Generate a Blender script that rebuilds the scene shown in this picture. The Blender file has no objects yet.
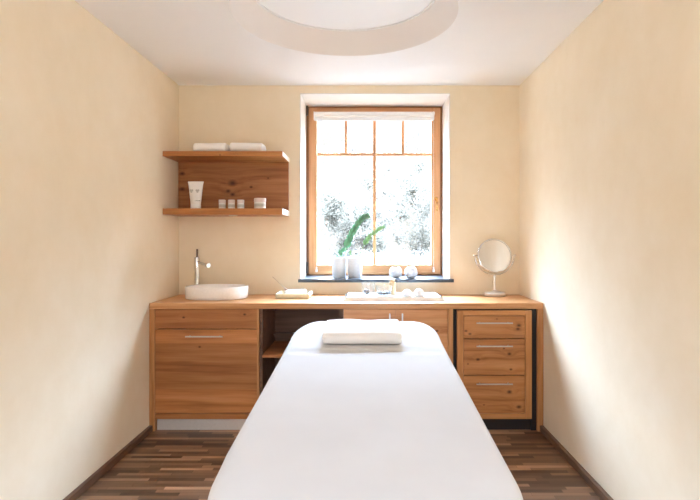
import bpy, bmesh, math, random
from mathutils import Vector, Matrix, noise as mnoise
random.seed(7)
S = bpy.context.scene
COL = S.collection
PI = math.pi
F = 517.0; VX, VY = 367.0, 239.0; CZ = 1.303
def X(px, D): return (px - VX) / F * D
def Z(py, D): return CZ - (py - VY) / F * D

# ------------------------------------------------------------------ room
XL, XR, YB, YR, ZC = -1.477, 1.197, 4.06, -1.7, 2.509
YF = 3.5                       # plane of the cabinet fronts
# ------------------------------------------------------------------ materials
def lin(c):
    return tuple((v/255/12.92 if v/255 <= .04045 else ((v/255+.055)/1.055)**2.4) for v in c) + (1,)
class NT:
    def __init__(s, name):
        s.m = bpy.data.materials.new(name); s.m.use_nodes = True
        s.t = s.m.node_tree; s.n = s.t.nodes; s.b = s.n['Principled BSDF']
    def node(s, typ, **kw):
        n = s.n.new(typ)
        for k, v in kw.items(): setattr(n, k, v)
        return n
    def link(s, a, b): s.t.links.new(a, b)
    def val(s, sock, v):
        if hasattr(v, 'is_output') or isinstance(v, bpy.types.NodeSocket): s.link(v, sock)
        else: sock.default_value = v
    def math(s, op, a, b=0.0, c=None, clamp=False):
        n = s.node('ShaderNodeMath', operation=op); n.use_clamp = clamp
        s.val(n.inputs[0], a); s.val(n.inputs[1], b)
        if c is not None: s.val(n.inputs[2], c)
        return n.outputs[0]
    def xyz(s, v):
        n = s.node('ShaderNodeSeparateXYZ'); s.link(v, n.inputs[0]); return n.outputs
    def comb(s, x, y, z):
        n = s.node('ShaderNodeCombineXYZ')
        for i, v in enumerate((x, y, z)): s.val(n.inputs[i], v)
        return n.outputs[0]
    def noise(s, vec, scale=1, detail=4, rough=.5):
        n = s.node('ShaderNodeTexNoise'); s.link(vec, n.inputs['Vector'])
        n.inputs['Scale'].default_value = scale; n.inputs['Detail'].default_value = detail
        n.inputs['Roughness'].default_value = rough
        return n.outputs['Fac']
    def white(s, vec):
        n = s.node('ShaderNodeTexWhiteNoise', noise_dimensions='3D'); s.link(vec, n.inputs['Vector']); return n.outputs['Value']
    def ramp(s, fac, stops):
        n = s.node('ShaderNodeValToRGB'); s.link(fac, n.inputs[0])
        e = n.color_ramp.elements
        while len(e) < len(stops): e.new(.5)
        for i, (p, c) in enumerate(stops): e[i].position = p; e[i].color = c
        return n.outputs[0]
    def mix(s, fac, a, b, mode='MIX'):
        n = s.node('ShaderNodeMix', data_type='RGBA', blend_type=mode)
        s.val(n.inputs[0], fac); s.val(n.inputs[6], a); s.val(n.inputs[7], b)
        return n.outputs[2]
    def bump(s, h, strength, dist=.01):
        n = s.node('ShaderNodeBump'); n.inputs['Strength'].default_value = strength; n.inputs['Distance'].default_value = dist
        s.link(h, n.inputs['Height']); s.link(n.outputs[0], s.b.inputs['Normal'])
def plain(name, rgb, rough=.5, metal=0, spec=.5, trans=0, coat=0, vary=.03, sss=0):
    t = NT(name)
    g = t.node('ShaderNodeNewGeometry').outputs['Position']
    f = t.noise(g, 60, 3)
    c = lin(rgb); d = tuple(max(0, v*(1-vary)) for v in c[:3]) + (1,); e = tuple(min(1, v*(1+vary)) for v in c[:3]) + (1,)
    t.link(t.ramp(f, [(.3, d), (.7, e)]), t.b.inputs['Base Color'])
    t.b.inputs['Roughness'].default_value = rough; t.b.inputs['Metallic'].default_value = metal
    t.b.inputs['Specular IOR Level'].default_value = spec
    t.b.inputs['Transmission Weight'].default_value = trans
    t.b.inputs['Coat Weight'].default_value = coat
    if sss:
        t.b.inputs['Subsurface Weight'].default_value = sss
        t.b.inputs['Subsurface Radius'].default_value = (.02, .02, .02)
        t.b.inputs['Subsurface Scale'].default_value = .5
    return t.m
def wood(name, axis='x', band='z', board=.12, base=(184, 122, 68), dark=(138, 80, 38), light=(208, 150, 94), knots=(), rough=.42, seed=0, vary=.35, streak=30):
    """solid softwood: grain streaks along an axis, glued boards, dark knots at given (x, z) places"""
    def soft(c):
        m = .3*c[0]+.6*c[1]+.1*c[2]
        return tuple(v+(m-v)*.08 for v in c)
    base, dark, light = soft(base), soft(dark), soft(light)
    base = (base[0]-2, base[1]+1, base[2]-1); dark = (dark[0]-2, dark[1]+1, dark[2]-1); light = (light[0]-2, light[1]+1, light[2]-1)
    t = NT(name)
    p = t.xyz(t.node('ShaderNodeNewGeometry').outputs['Position'])
    ax = {'x': 0, 'y': 1, 'z': 2}
    u = p[ax[axis]]
    others = [i for i in range(3) if i != ax[axis]]
    kn = None; warp = None
    for (kx, kz, r) in knots:
        dx = t.math('MULTIPLY', t.math('SUBTRACT', p[0], kx), .7 if axis == 'x' else 1.0)
        dz = t.math('MULTIPLY', t.math('SUBTRACT', p[2], kz), 1.0 if axis == 'x' else .7)
        d = t.math('SQRT', t.math('ADD', t.math('MULTIPLY', dx, dx), t.math('MULTIPLY', dz, dz)))
        k = t.math('SUBTRACT', 1.25, t.math('DIVIDE', d, r), clamp=True)
        kn = k if kn is None else t.math('MAXIMUM', kn, k)
        g = t.math('MULTIPLY', t.math('POWER', 2.718, t.math('MULTIPLY', t.math('MULTIPLY', d, d), -1/(3*r)**2)), r*1.3)
        warp = g if warp is None else t.math('ADD', warp, g)
    bidx = t.math('FLOOR', t.math('DIVIDE', t.math('ADD', p[ax[band]], 10 + seed*.37), board))
    off = t.math('MULTIPLY', t.white(t.comb(bidx, seed, 3.3)), 17.0)
    v1, v2 = p[others[0]], p[others[1]]
    if warp is not None: v1 = t.math('ADD', v1, warp); v2 = t.math('ADD', v2, warp)
    wob = t.noise(t.comb(t.math('MULTIPLY', u, 2.2), t.math('MULTIPLY', p[2], 3.0), off), 1, 2)
    wob = t.math('MULTIPLY', wob, .03)
    vec = t.comb(t.math('ADD', t.math('MULTIPLY', u, 1.3), off), t.math('MULTIPLY', t.math('ADD', v1, wob), streak), t.math('MULTIPLY', t.math('ADD', v2, wob), streak))
    n1 = t.noise(vec, 1, 3, .55)
    fine = t.noise(t.comb(t.math('MULTIPLY', u, 6), t.math('MULTIPLY', v1, 260), t.math('MULTIPLY', v2, 260)), 1, 2)
    col = t.ramp(n1, [(.25, lin(dark)), (.5, lin(base)), (.78, lin(light))])
    tone = t.math('ADD', 1 - vary/2, t.math('MULTIPLY', t.white(t.comb(bidx, seed, 7.7)), vary))
    tone = t.math('MULTIPLY', tone, t.math('ADD', .88, t.math('MULTIPLY', fine, .24)))
    col = t.mix(1.0, col, t.comb(tone, tone, tone), 'MULTIPLY')
    if kn is not None:
        col = t.mix(t.math('MULTIPLY', kn, .9, clamp=True), col, lin((58, 28, 14)))
    t.link(col, t.b.inputs['Base Color'])
    t.b.inputs['Roughness'].default_value = rough
    t.b.inputs['Specular IOR Level'].default_value = .35
    t.bump(n1, .06, .003)
    return t.m
def plaster(name, a, b, bump=.12, rough=.8):
    t = NT(name)
    g = t.node('ShaderNodeNewGeometry').outputs['Position']
    n = t.noise(g, 1.7, 5, .6); n2 = t.noise(g, 9, 4, .6)
    f = t.math('ADD', t.math('MULTIPLY', n, .7), t.math('MULTIPLY', n2, .3))
    t.link(t.ramp(f, [(.32, lin(a)), (.68, lin(b))]), t.b.inputs['Base Color'])
    t.b.inputs['Roughness'].default_value = rough
    t.b.inputs['Specular IOR Level'].default_value = .2
    t.bump(n2, bump, .01)
    return t.m
def parquet(name):
    t = NT(name)
    p = t.xyz(t.node('ShaderNodeNewGeometry').outputs['Position'])
    W, L = .032, .30
    r = t.math('DIVIDE', t.math('ADD', p[1], 20), W); row = t.math('FLOOR', r)
    u = t.math('ADD', t.math('DIVIDE', t.math('ADD', p[0], 20), L), t.math('MULTIPLY', t.white(t.comb(row, 1.5, 2.5)), 7)); cell = t.math('FLOOR', u)
    rnd = t.white(t.comb(row, cell, .5))
    g = t.noise(t.comb(t.math('ADD', t.math('MULTIPLY', p[0], 5), t.math('MULTIPLY', rnd, 30)), t.math('MULTIPLY', p[1], 120), 0.0), 1, 3)
    f = t.math('ADD', t.math('MULTIPLY', rnd, .72), t.math('MULTIPLY', g, .28))
    col = t.ramp(f, [(.08, lin((64, 46, 33))), (.4, lin((106, 79, 57))), (.7, lin((136, 104, 76))), (.95, lin((198, 160, 122)))])
    fr = t.math('FRACT', r); fu = t.math('FRACT', u)
    e = t.math('MAXIMUM', t.math('MAXIMUM', t.math('LESS_THAN', fr, .04), t.math('LESS_THAN', fu, .006)), 0)
    col = t.mix(t.math('MULTIPLY', e, .7), col, lin((40, 24, 18)))
    t.link(col, t.b.inputs['Base Color'])
    t.b.inputs['Roughness'].default_value = .38
    t.b.inputs['Specular IOR Level'].default_value = .4
    return t.m
def fabric(name, rgb, scale=420, strength=.25, fold=0):
    t = NT(name)
    g = t.node('ShaderNodeNewGeometry').outputs['Position']
    n = t.noise(g, scale, 2); w = t.noise(g, 6, 3)
    c = lin(rgb); d = tuple(v*.96 for v in c[:3]) + (1,)
    t.link(t.ramp(w, [(.3, d), (.7, c)]), t.b.inputs['Base Color'])
    t.b.inputs['Roughness'].default_value = .95
    t.b.inputs['Specular IOR Level'].default_value = .1
    t.b.inputs['Sheen Weight'].default_value = .15
    h = t.math('ADD', t.math('MULTIPLY', n, .5), t.math('MULTIPLY', w, fold))
    t.bump(h, strength, .004)
    return t.m
def pane_mat(name, gloss=.04, tint=(1, 1, 1, 1), milk=0):
    t = NT(name)
    tr = t.node('ShaderNodeBsdfTransparent'); tr.inputs[0].default_value = tint
    gl = t.node('ShaderNodeBsdfGlossy'); gl.inputs['Roughness'].default_value = .02
    lw = t.node('ShaderNodeLayerWeight'); lw.inputs['Blend'].default_value = .5
    fac = t.math('ADD', t.math('MULTIPLY', t.math('POWER', lw.outputs['Facing'], 4.0), .45), gloss, clamp=True)
    mx = t.node('ShaderNodeMixShader')
    t.link(fac, mx.inputs[0])
    t.link(tr.outputs[0], mx.inputs[1]); t.link(gl.outputs[0], mx.inputs[2])
    out = mx.outputs[0]
    if milk:
        t.b.inputs['Base Color'].default_value = lin((238, 240, 240)); t.b.inputs['Roughness'].default_value = .3
        m2 = t.node('ShaderNodeMixShader'); m2.inputs[0].default_value = milk
        t.link(out, m2.inputs[1]); t.link(t.b.outputs[0], m2.inputs[2]); out = m2.outputs[0]
    t.link(out, t.n['Material Output'].inputs[0])
    return t.m
def leafm(name, a, b, rough=.45, scale=14, spec=.4, thin=0):
    t = NT(name)
    g = t.node('ShaderNodeNewGeometry').outputs['Position']
    t.link(t.ramp(t.noise(g, scale, 3), [(.3, lin(a)), (.7, lin(b))]), t.b.inputs['Base Color'])
    t.b.inputs['Roughness'].default_value = rough; t.b.inputs['Specular IOR Level'].default_value = spec
    if thin:
        tl = t.node('ShaderNodeBsdfTranslucent'); t.link(t.b.inputs['Base Color'].links[0].from_socket, tl.inputs[0])
        mx = t.node('ShaderNodeMixShader'); mx.inputs[0].default_value = thin
        t.link(t.b.outputs[0], mx.inputs[1]); t.link(tl.outputs[0], mx.inputs[2]); t.link(mx.outputs[0], t.n['Material Output'].inputs[0])
    return t.m

WALL_A, WALL_B = (234, 219, 188), (242, 230, 205)
M = dict(
    wall=plaster('warm_plaster', WALL_A, WALL_B),
    ceil=plaster('white_plaster', (244, 244, 244), (247, 247, 247), .05),
    cove=plaster('shaded_recess_plaster', (236, 231, 226), (240, 236, 231), .05),  # white plaster tinted darker for the shading of the upright recess ring
    reveal=plaster('reveal_plaster', (222, 217, 208), (228, 224, 217), .05),
    floor=parquet('strip_parquet'),
    base=wood('dark_baseboard', 'y', 'z', .3, (112, 80, 60), (84, 58, 44), (132, 98, 74)),
    top=wood('worktop_wood', 'x', 'y', .14, (206, 148, 92), (176, 114, 62), (222, 170, 116), seed=1, vary=.2),
    win=wood('window_wood', 'z', 'x', .3, (206, 146, 92), (184, 124, 72), (218, 164, 112), seed=2, vary=.1),
    winh=wood('window_wood_level', 'x', 'z', .3, (206, 146, 92), (184, 124, 72), (218, 164, 112), seed=3, vary=.1),
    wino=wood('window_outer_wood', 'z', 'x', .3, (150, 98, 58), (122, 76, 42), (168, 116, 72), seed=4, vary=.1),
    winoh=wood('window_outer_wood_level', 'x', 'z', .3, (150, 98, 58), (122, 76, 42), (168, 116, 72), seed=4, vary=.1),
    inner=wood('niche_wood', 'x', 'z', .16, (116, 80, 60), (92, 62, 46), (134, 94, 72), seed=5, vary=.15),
    steel=plain('brushed_steel', (205, 200, 192), .28, 1),
    satin=plain('satin_chrome', (232, 230, 228), .38, .8),
    chrome=plain('chrome', (225, 225, 225), .1, 1),
    plinth=plain('brushed_plinth_metal', (214, 208, 200), .5, .25),
    ceramic=plain('white_ceramic', (250, 249, 247), .22, 0, .5, 0, .3),
    potw=plain('white_glazed_pot', (226, 230, 234), .35),
    cream=plain('cream_stoneware', (226, 222, 196), .45),
    slate=plain('dark_slate', (62, 70, 78), .28, 0, .6, vary=.15),
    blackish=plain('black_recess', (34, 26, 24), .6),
    rubber=plain('black_rubber', (28, 28, 30), .6),
    white=plain('white_lacquer', (240, 240, 238), .35),
    traym=plain('white_tray_lacquer', (244, 243, 240), .25),
    plastic=plain('white_plastic', (236, 232, 224), .4),
    faint=plain('faint_print', (188, 184, 174), .6),
    printm=plain('grey_print', (142, 138, 128), .6),
    lidm=plain('pale_lid', (222, 206, 196), .35),
    label=plain('jar_label', (196, 192, 180), .5),
    sheet=fabric('white_cotton_sheet', (205, 204, 203), 700, .12, .4),
    towel=fabric('white_terry', (249, 248, 246), 420, .45, .3),
    cloth=fabric('white_napkin', (246, 244, 242), 600, .2, .2),
    mattress=fabric('cream_upholstery', (224, 216, 202), 200, .1),
    glass=pane_mat('window_glass', .03),
    cup=pane_mat('clear_glass', .07, (.985, .99, .99, 1), .045),
    mirror=plain('mirror_silver', (238, 238, 240), .02, 1, vary=0),
    blind=fabric('white_blind_cloth', (240, 238, 234), 900, .05),
    leaf=leafm('glossy_leaf', (98, 138, 106), (138, 174, 138), .35, 40, .4, .35),
    leafp=leafm('pale_leaf', (124, 156, 104), (158, 184, 134), .35, 40, .4, .35),
    stem=leafm('leaf_stem', (104, 138, 76), (130, 160, 96)),
    soil=plain('potting_soil', (60, 46, 36), .95, vary=.3),
    pebble=plain('dark_pebble', (48, 42, 40), .5, vary=.2),
    bottle=plain('beige_bottle', (200, 174, 130), .4),
    wax=plain('white_wax', (248, 246, 242), .5),
    brass=plain('brass', (206, 160, 84), .25, 1),
    stick=plain('pale_wood_handle', (196, 178, 156), .5),
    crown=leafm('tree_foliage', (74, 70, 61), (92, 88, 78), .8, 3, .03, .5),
    crown2=leafm('pale_foliage', (92, 87, 78), (104, 99, 90), .8, 3, .03, .5),  # paler tone for the faint distant trees
    bark=plain('grey_bark', (138, 130, 122), .9, vary=.2),
    lawn=plain('pale_ground', (44, 42, 37), .95, vary=.08),
)
def light_mat(name, rgb, strength):
    t = NT(name)
    t.b.inputs['Base Color'].default_value = lin((240, 240, 238))
    t.b.inputs['Emission Color'].default_value = lin(rgb)
    t.b.inputs['Emission Strength'].default_value = strength
    t.b.inputs['Roughness'].default_value = .6
    return t.m
M['opal'] = light_mat('opal_diffuser', (255, 250, 244), .06)
tbl = globals()

# ------------------------------------------------------------------ geometry helpers (all in world coordinates)
def B(): return bmesh.new()
def box(bm, x0, x1, y0, y1, z0, z1, bev=0, seg=2):
    m = Matrix.Translation(((x0+x1)/2, (y0+y1)/2, (z0+z1)/2)) @ Matrix.Diagonal((abs(x1-x0), abs(y1-y0), abs(z1-z0), 1))
    r = bmesh.ops.create_cube(bm, size=1, matrix=m)
    if bev:
        es = {e for v in r['verts'] for e in v.link_edges}
        bmesh.ops.bevel(bm, geom=list(es), offset=bev, segments=seg, profile=.6, affect='EDGES', clamp_overlap=True)
    return bm
def cyl(bm, p, q, r0, r1=None, n=24, cap=True):
    p, q = Vector(p), Vector(q); d = q - p
    m = Matrix.Translation((p+q)/2) @ d.to_track_quat('Z', 'Y').to_matrix().to_4x4()
    bmesh.ops.create_cone(bm, cap_ends=cap, segments=n, radius1=r0, radius2=r0 if r1 is None else r1, depth=d.length, matrix=m)
    return bm
def lathe(bm, prof, c=(0, 0, 0), n=40, sx=1, sy=1, sq=2.0):
    rings = []
    for (r, z) in prof:
        ring = []
        for i in range(n):
            a = 2*PI*i/n; ca, sa = math.cos(a), math.sin(a)
            k = (abs(ca)**sq + abs(sa)**sq)**(-1/sq)
            ring.append(bm.verts.new((c[0]+r*k*ca*sx, c[1]+r*k*sa*sy, c[2]+z)))
        rings.append(ring)
    for a, b in zip(rings, rings[1:]):
        for i in range(n): bm.faces.new((a[i], a[(i+1) % n], b[(i+1) % n], b[i]))
    if prof[0][0] > 1e-5: bm.faces.new(rings[0][::-1])
    if prof[-1][0] > 1e-5: bm.faces.new(rings[-1])
    bmesh.ops.remove_doubles(bm, verts=[v for r in (rings[0], rings[-1]) for v in r], dist=1e-6)
    return bm
def tube(bm, pts, rad, n=10, cap=True):
    pts = [Vector(p) for p in pts]; rings = []
    for i, p in enumerate(pts):
        d = (pts[min(i+1, len(pts)-1)] - pts[max(i-1, 0)]).normalized()
        q = d.to_track_quat('Z', 'Y'); r = rad[i] if isinstance(rad, (list, tuple)) else rad
        rings.append([bm.verts.new(p + q @ Vector((math.cos(2*PI*k/n)*r, math.sin(2*PI*k/n)*r, 0))) for k in range(n)])
    for a, b in zip(rings, rings[1:]):
        for k in range(n): bm.faces.new((a[k], a[(k+1) % n], b[(k+1) % n], b[k]))
    if cap: bm.faces.new(rings[0][::-1]); bm.faces.new(rings[-1])
    return bm
ORG = {}
def obj(name, bm, mat, parent=None, smooth=None, label=None):
    """links the world-space bmesh as ONE mesh object, its origin at the middle of its underside"""
    bmesh.ops.recalc_face_normals(bm, faces=bm.faces[:])
    lo = Vector((min(v.co[i] for v in bm.verts) for i in range(3))); hi = Vector((max(v.co[i] for v in bm.verts) for i in range(3)))
    o0 = Vector(((lo.x+hi.x)/2, (lo.y+hi.y)/2, lo.z))
    bmesh.ops.translate(bm, verts=bm.verts[:], vec=-o0)
    me = bpy.data.meshes.new(name); bm.to_mesh(me); bm.free()
    o = bpy.data.objects.new(name, me); COL.objects.link(o)
    o.data.materials.append(mat if not isinstance(mat, str) else M[mat])
    if smooth is not None:
        me.set_sharp_from_angle(angle=math.radians(smooth))
        for p in me.polygons: p.use_smooth = True
    ORG[o.name] = o0
    if parent: o.parent = parent; o.location = o0 - ORG[parent.name]
    else: o.location = o0
    if label: o['label'] = label
    return o
def thing(name, label, cat, loc, group=None):
    o = bpy.data.objects.new(name, None); COL.objects.link(o); o.empty_display_size = .05
    o.location = loc; ORG[o.name] = Vector(loc)
    return tag(o, label, cat, group)
def tag(o, label, cat, group=None):
    o['label'] = label; o['category'] = cat
    if group: o['group'] = group
    return o
def struct(name, bm, mat, parent=None, smooth=None):
    o = obj(name, bm, mat, parent, smooth)
    if not parent: o['kind'] = 'structure'
    return o
def clone(root, delta, label, group=None):
    """copy of a thing with copies of its parts and sub-parts"""
    r = root.copy(); COL.objects.link(r); r.location = root.location + Vector(delta); r['label'] = label
    for ch in list(root.children):
        c = ch.copy(); COL.objects.link(c); c.parent = r
        for g in ch.children:
            d = g.copy(); COL.objects.link(d); d.parent = c
    return r

# ------------------------------------------------------------------ room shell
T = .15
# window opening in the back wall
WX0, WX1, WZ0, WZ1 = -.527, .652, .965, 2.447
YO = 4.52                                       # outer face of the back wall
struct('floor', box(B(), XL-T, XR+T, YR-T, YB+.1, -.12, 0), 'floor')
struct('wall_left', box(B(), XL-T, XL, YR-T, YO, 0, ZC+.35), 'wall')
struct('wall_right', box(B(), XR, XR+T, YR-T, YO, 0, ZC+.35), 'wall')
bm = B()
box(bm, XL, WX0, YB, YO, 0, ZC); box(bm, WX1, XR, YB, YO, 0, ZC)
box(bm, WX0, WX1, YB, YO, 0, WZ0); box(bm, WX0, WX1, YB, YO, WZ1, ZC)
struct('wall_back', bm, 'wall')
# rear wall, behind the viewpoint, with an unseen window added for front fill
RX0, RX1, RZ0, RZ1 = -.85, .57, .8, 2.1
bm = B()
box(bm, XL, RX0, YR-T, YR, 0, ZC); box(bm, RX1, XR, YR-T, YR, 0, ZC)
box(bm, RX0, RX1, YR-T, YR, 0, RZ0); box(bm, RX0, RX1, YR-T, YR, RZ1, ZC)
struct('wall_rear', bm, 'wall')
bm = B()
for (a, b, c, d) in ((RX0, RX0+.06, RZ0, RZ1), (RX1-.06, RX1, RZ0, RZ1), (RX0, RX1, RZ0, RZ0+.06), (RX0, RX1, RZ1-.06, RZ1), (-.155, -.095, RZ0, RZ1)):
    box(bm, a, b, YR-.11, YR-.05, c, d)
w2 = struct('rear_fill_window', bm, 'win')
struct('pane', box(B(), RX0+.05, RX1-.05, YR-.085, YR-.078, RZ0+.05, RZ1-.05), 'glass', w2)
# ceiling with the round recess
CX, CY, R0, R1, RH = -.12, 2.80, .607, .507, .125
N = 96
bm = B()
outer = []
for i in range(N):
    a = 2*PI*i/N; c, s = math.cos(a), math.sin(a)
    tx = ((XR+T-CX) if c > 0 else (XL-T-CX))/c if abs(c) > 1e-6 else 1e9
    ty = ((YO-CY) if s > 0 else (YR-T-CY))/s if abs(s) > 1e-6 else 1e9
    k = min(tx, ty); outer.append(bm.verts.new((CX+c*k, CY+s*k, ZC)))
inn = [bm.verts.new((CX+R0*math.cos(2*PI*i/N), CY+R0*math.sin(2*PI*i/N), ZC)) for i in range(N)]
for i in range(N): bm.faces.new((outer[i], outer[(i+1) % N], inn[(i+1) % N], inn[i]))
corners = [(XR+T, YO), (XL-T, YO), (XL-T, YR-T), (XR+T, YR-T)]
for (cx, cy) in corners:      # close the four corners
    best = None
    for i in range(N):
        p, q = outer[i].co, outer[(i+1) % N].co
        if abs(p.x-cx) < 1e-4 and abs(q.y-cy) < 1e-4 or abs(p.y-cy) < 1e-4 and abs(q.x-cx) < 1e-4:
            if (p - q).length < 2.5 and not (abs(p.x-q.x) < 1e-4 or abs(p.y-q.y) < 1e-4): best = i
    if best is not None:
        v = bm.verts.new((cx, cy, ZC)); bm.faces.new((outer[best], v, outer[(best+1) % N]))
geo = bmesh.ops.extrude_face_region(bm, geom=bm.faces[:])
bmesh.ops.translate(bm, verts=[g for g in geo['geom'] if isinstance(g, bmesh.types.BMVert)], vec=(0, 0, .30))
struct('ceiling', bm, 'ceil')
bm = B()
lathe(bm, [(R0-.001, -.0), (R0-.012, .006), (R1+.012, RH-.006), (R1, RH), (R1+.03, RH+.03), (R0+.0, RH+.03)], (CX, CY, ZC), N)
bmesh.ops.delete(bm, geom=[f for f in bm.faces if len(f.verts) > 4], context='FACES')
struct('trim_1', bm, 'cove', None, 40)
lamp = thing('ceiling_lamp', 'round domed white ceiling lamp set in the plaster ceiling recess', 'lamp', (CX, CY, ZC+RH-.01))
bm = B()
lathe(bm, [(R1-.006, RH+.004), (R1*.93, RH+.035), (R1*.8, RH+.065), (R1*.6, RH+.092), (R1*.35, RH+.11), (0, RH+.118)], (CX, CY, ZC), 72)
obj('diffuser', bm, 'opal', lamp, 60)
bm = B()
lathe(bm, [(R1+.0, RH-.004), (R1-.012, RH-.004), (R1-.012, RH+.006), (R1, RH+.006), (R1, RH-.004)], (CX, CY, ZC), 72)
bmesh.ops.delete(bm, geom=[f for f in bm.faces if len(f.verts) > 4], context='FACES')
obj('rim', bm, 'white', lamp, 40)
struct('baseboard_left', box(B(), XL, XL+.026, YR, YF+.02, 0, .041, .006), 'base')
struct('baseboard_right', box(B(), XR-.026, XR, YR, YF+.02, 0, .041, .006), 'base')
# reveal lining and window
bm = B(); t = .006
box(bm, WX0, WX0+t, YB-.004, 4.44, .99, WZ1); box(bm, WX1-t, WX1, YB-.004, 4.44, .99, WZ1); box(bm, WX0, WX1, YB-.004, 4.44, WZ1-t, WZ1)
struct('trim_2', bm, 'reveal')
struct('trim_3', box(B(), X(298, 4.03), X(454, 4.03), 4.03, 4.47, .964, .990, .003), 'slate')

FY = 4.44
def fx(px): return X(px, FY)
def fz(py): return Z(py, FY)
ox0, ox1, oz0, oz1 = WX0, WX1, .990, WZ1
sx0, sx1, sz0, sz1 = fx(309.0), fx(440.2), fz(274.2), fz(108.3)
gx0, gx1, gz0, gz1 = fx(317.3), fx(431.3), fz(264.6), fz(117.5)
bm = B()
box(bm, ox0, sx0+.004, FY, FY+.075, oz0, oz1, .003); box(bm, sx1-.004, ox1, FY, FY+.075, oz0, oz1, .003)
win = struct('window_1', bm, 'wino')
bm = B()
box(bm, sx0, sx1, FY+.001, FY+.074, sz1-.004, oz1, .003); box(bm, sx0, sx1, FY+.001, FY+.074, oz0, sz0+.004, .003)
obj('frame', bm, 'winoh', win)
bm = B(); f0 = FY-.012
box(bm, sx0, gx0, f0, FY+.055, sz0, sz1, .006); box(bm, gx1, sx1, f0, FY+.055, sz0, sz1, .006)
sash = obj('sash', bm, 'win', win)
bm = B()
box(bm, gx0-.002, gx1+.002, f0+.001, FY+.054, sz0, gz0, .006); box(bm, gx0-.002, gx1+.002, f0+.001, FY+.054, gz1, sz1, .006)
obj('sash_rail', bm, 'winh', win)
gm = fx(374.5)
bm = B()
box(bm, gm-.0125, gm+.0125, FY+.012, FY+.05, gz0-.01, gz1+.01, .004)
for px in (345.9, 403): box(bm, fx(px)-.011, fx(px)+.011, FY+.014, FY+.05, fz(154), gz1+.01, .004)
obj('muntin', bm, 'win', win)
obj('muntin', box(B(), gx0-.01, gx1+.01, FY+.013, FY+.05, fz(155.3), fz(152.7), .004), 'winh', win)
obj('pane', box(B(), gx0-.01, gx1+.01, FY+.026, FY+.034, gz0-.01, gz1+.01), 'glass', win)
bm = B(); hx, hz = fx(436), fz(199)
cyl(bm, (hx, f0+.001, hz), (hx, f0-.008, hz), .016, .015)
cyl(bm, (hx, f0-.006, hz), (hx, f0-.04, hz), .008)
tube(bm, [(hx, f0-.036, hz+.006), (hx+.001, f0-.042, hz-.03), (hx+.002, f0-.042, hz-.08), (hx+.002, f0-.04, hz-.105)], [.008, .0085, .0075, .006])
obj('handle', bm, 'brass', win, 50)
for (pa, pb) in ((116, 105), (273, 262)):
    bm = B(); cyl(bm, (fx(307.3), f0-.006, fz(pa)), (fx(307.3), f0-.006, fz(pb)), .011, n=16); obj('hinge', bm, plain('dark_hinge_metal', (88, 78, 70), .4, .8), win, 40)
bl = thing('roller_blind', 'white roller blind drawn up at the top of the window sash', 'blind', (gm, f0-.02, fz(120)))
bm = B(); bx0, bx1 = fx(314.3), fx(434)
cyl(bm, (bx0+.006, f0-.022, fz(117.2)), (bx1-.006, f0-.022, fz(117.2)), .019)
obj('roll', bm, 'blind', bl, 50)
obj('cassette', box(B(), bx0, bx1, f0-.044, f0, fz(116), fz(113.2), .004), 'white', bl)
obj('bottom_rail', box(B(), bx0+.01, bx1-.01, f0-.030, f0-.018, fz(121.8), fz(119.4), .003), 'white', bl)
for px in (318.2, 433.2):
    obj('end_bracket', box(B(), fx(px)-.034 if px < 370 else fx(px)-.006, fx(px)-.028 if px < 370 else fx(px)+.002, f0-.046, f0, fz(121), fz(113), .002), 'white', bl)
for px in (316.8, 433.3):
    cx = fx(px)
    bm = B(); box(bm, cx-.009, cx+.009, f0-.016, f0, fz(272), fz(269.2), .003)
    box(bm, cx-.0055, cx+.0055, f0-.014, f0, fz(269.5), fz(267), .003)
    obj('guide_clip', bm, 'white', bl)
    obj('guide_wire', tube(B(), [(cx, f0-.008, fz(267.5)), (cx, f0-.008, fz(119))], .0009, 6), 'white', bl)

# ------------------------------------------------------------------ fitted furniture along the back wall
def fX(px): return X(px, YF)
def fZ(py): return Z(py, YF)
KZ = lambda px, py, r: (fX(px), fZ(py), r)
TOPZ, TOPB = .868, .829
wt = thing('worktop', 'long pale wooden worktop running wall to wall under the window', 'worktop', (-.14, 3.78, 0))
obj('board', box(B(), XL+.002, XR-.002, YF, YB-.002, TOPB, TOPZ, .003), 'top', wt)
pw = wood('side_panel_wood', 'z', 'x', .3, (190, 130, 74), (158, 98, 50), (206, 150, 96), seed=6, vary=.1)
obj('side_panel', box(B(), XL+.002, fX(154.6), YF, YB-.004, 0, TOPB-.001, .002), pw, wt)
obj('side_panel', box(B(), fX(537.4), XR-.002, YF, YB-.004, 0, TOPB-.001, .002), pw, wt)

def bar(x0, x1, y, z, lbl=None, vertical=False):
    """flat steel bar handle on two posts; x0..x1 along x, or along z when vertical"""
    bm = B()
    if not vertical:
        box(bm, x0, x1, y-.032, y-.024, z-.0042, z+.0042, .0015)
        for x in (x0+.025, x1-.025): cyl(bm, (x, y+.0005, z), (x, y-.026, z), .004, n=12)
    else:
        box(bm, z-.005, z+.005, y-.032, y-.024, x0, x1, .002)
        for q in (x0+.02, x1-.02): cyl(bm, (z, y+.0005, q), (z, y-.026, q), .004, n=12)
    return bm
YBK = YB-.006
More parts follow.
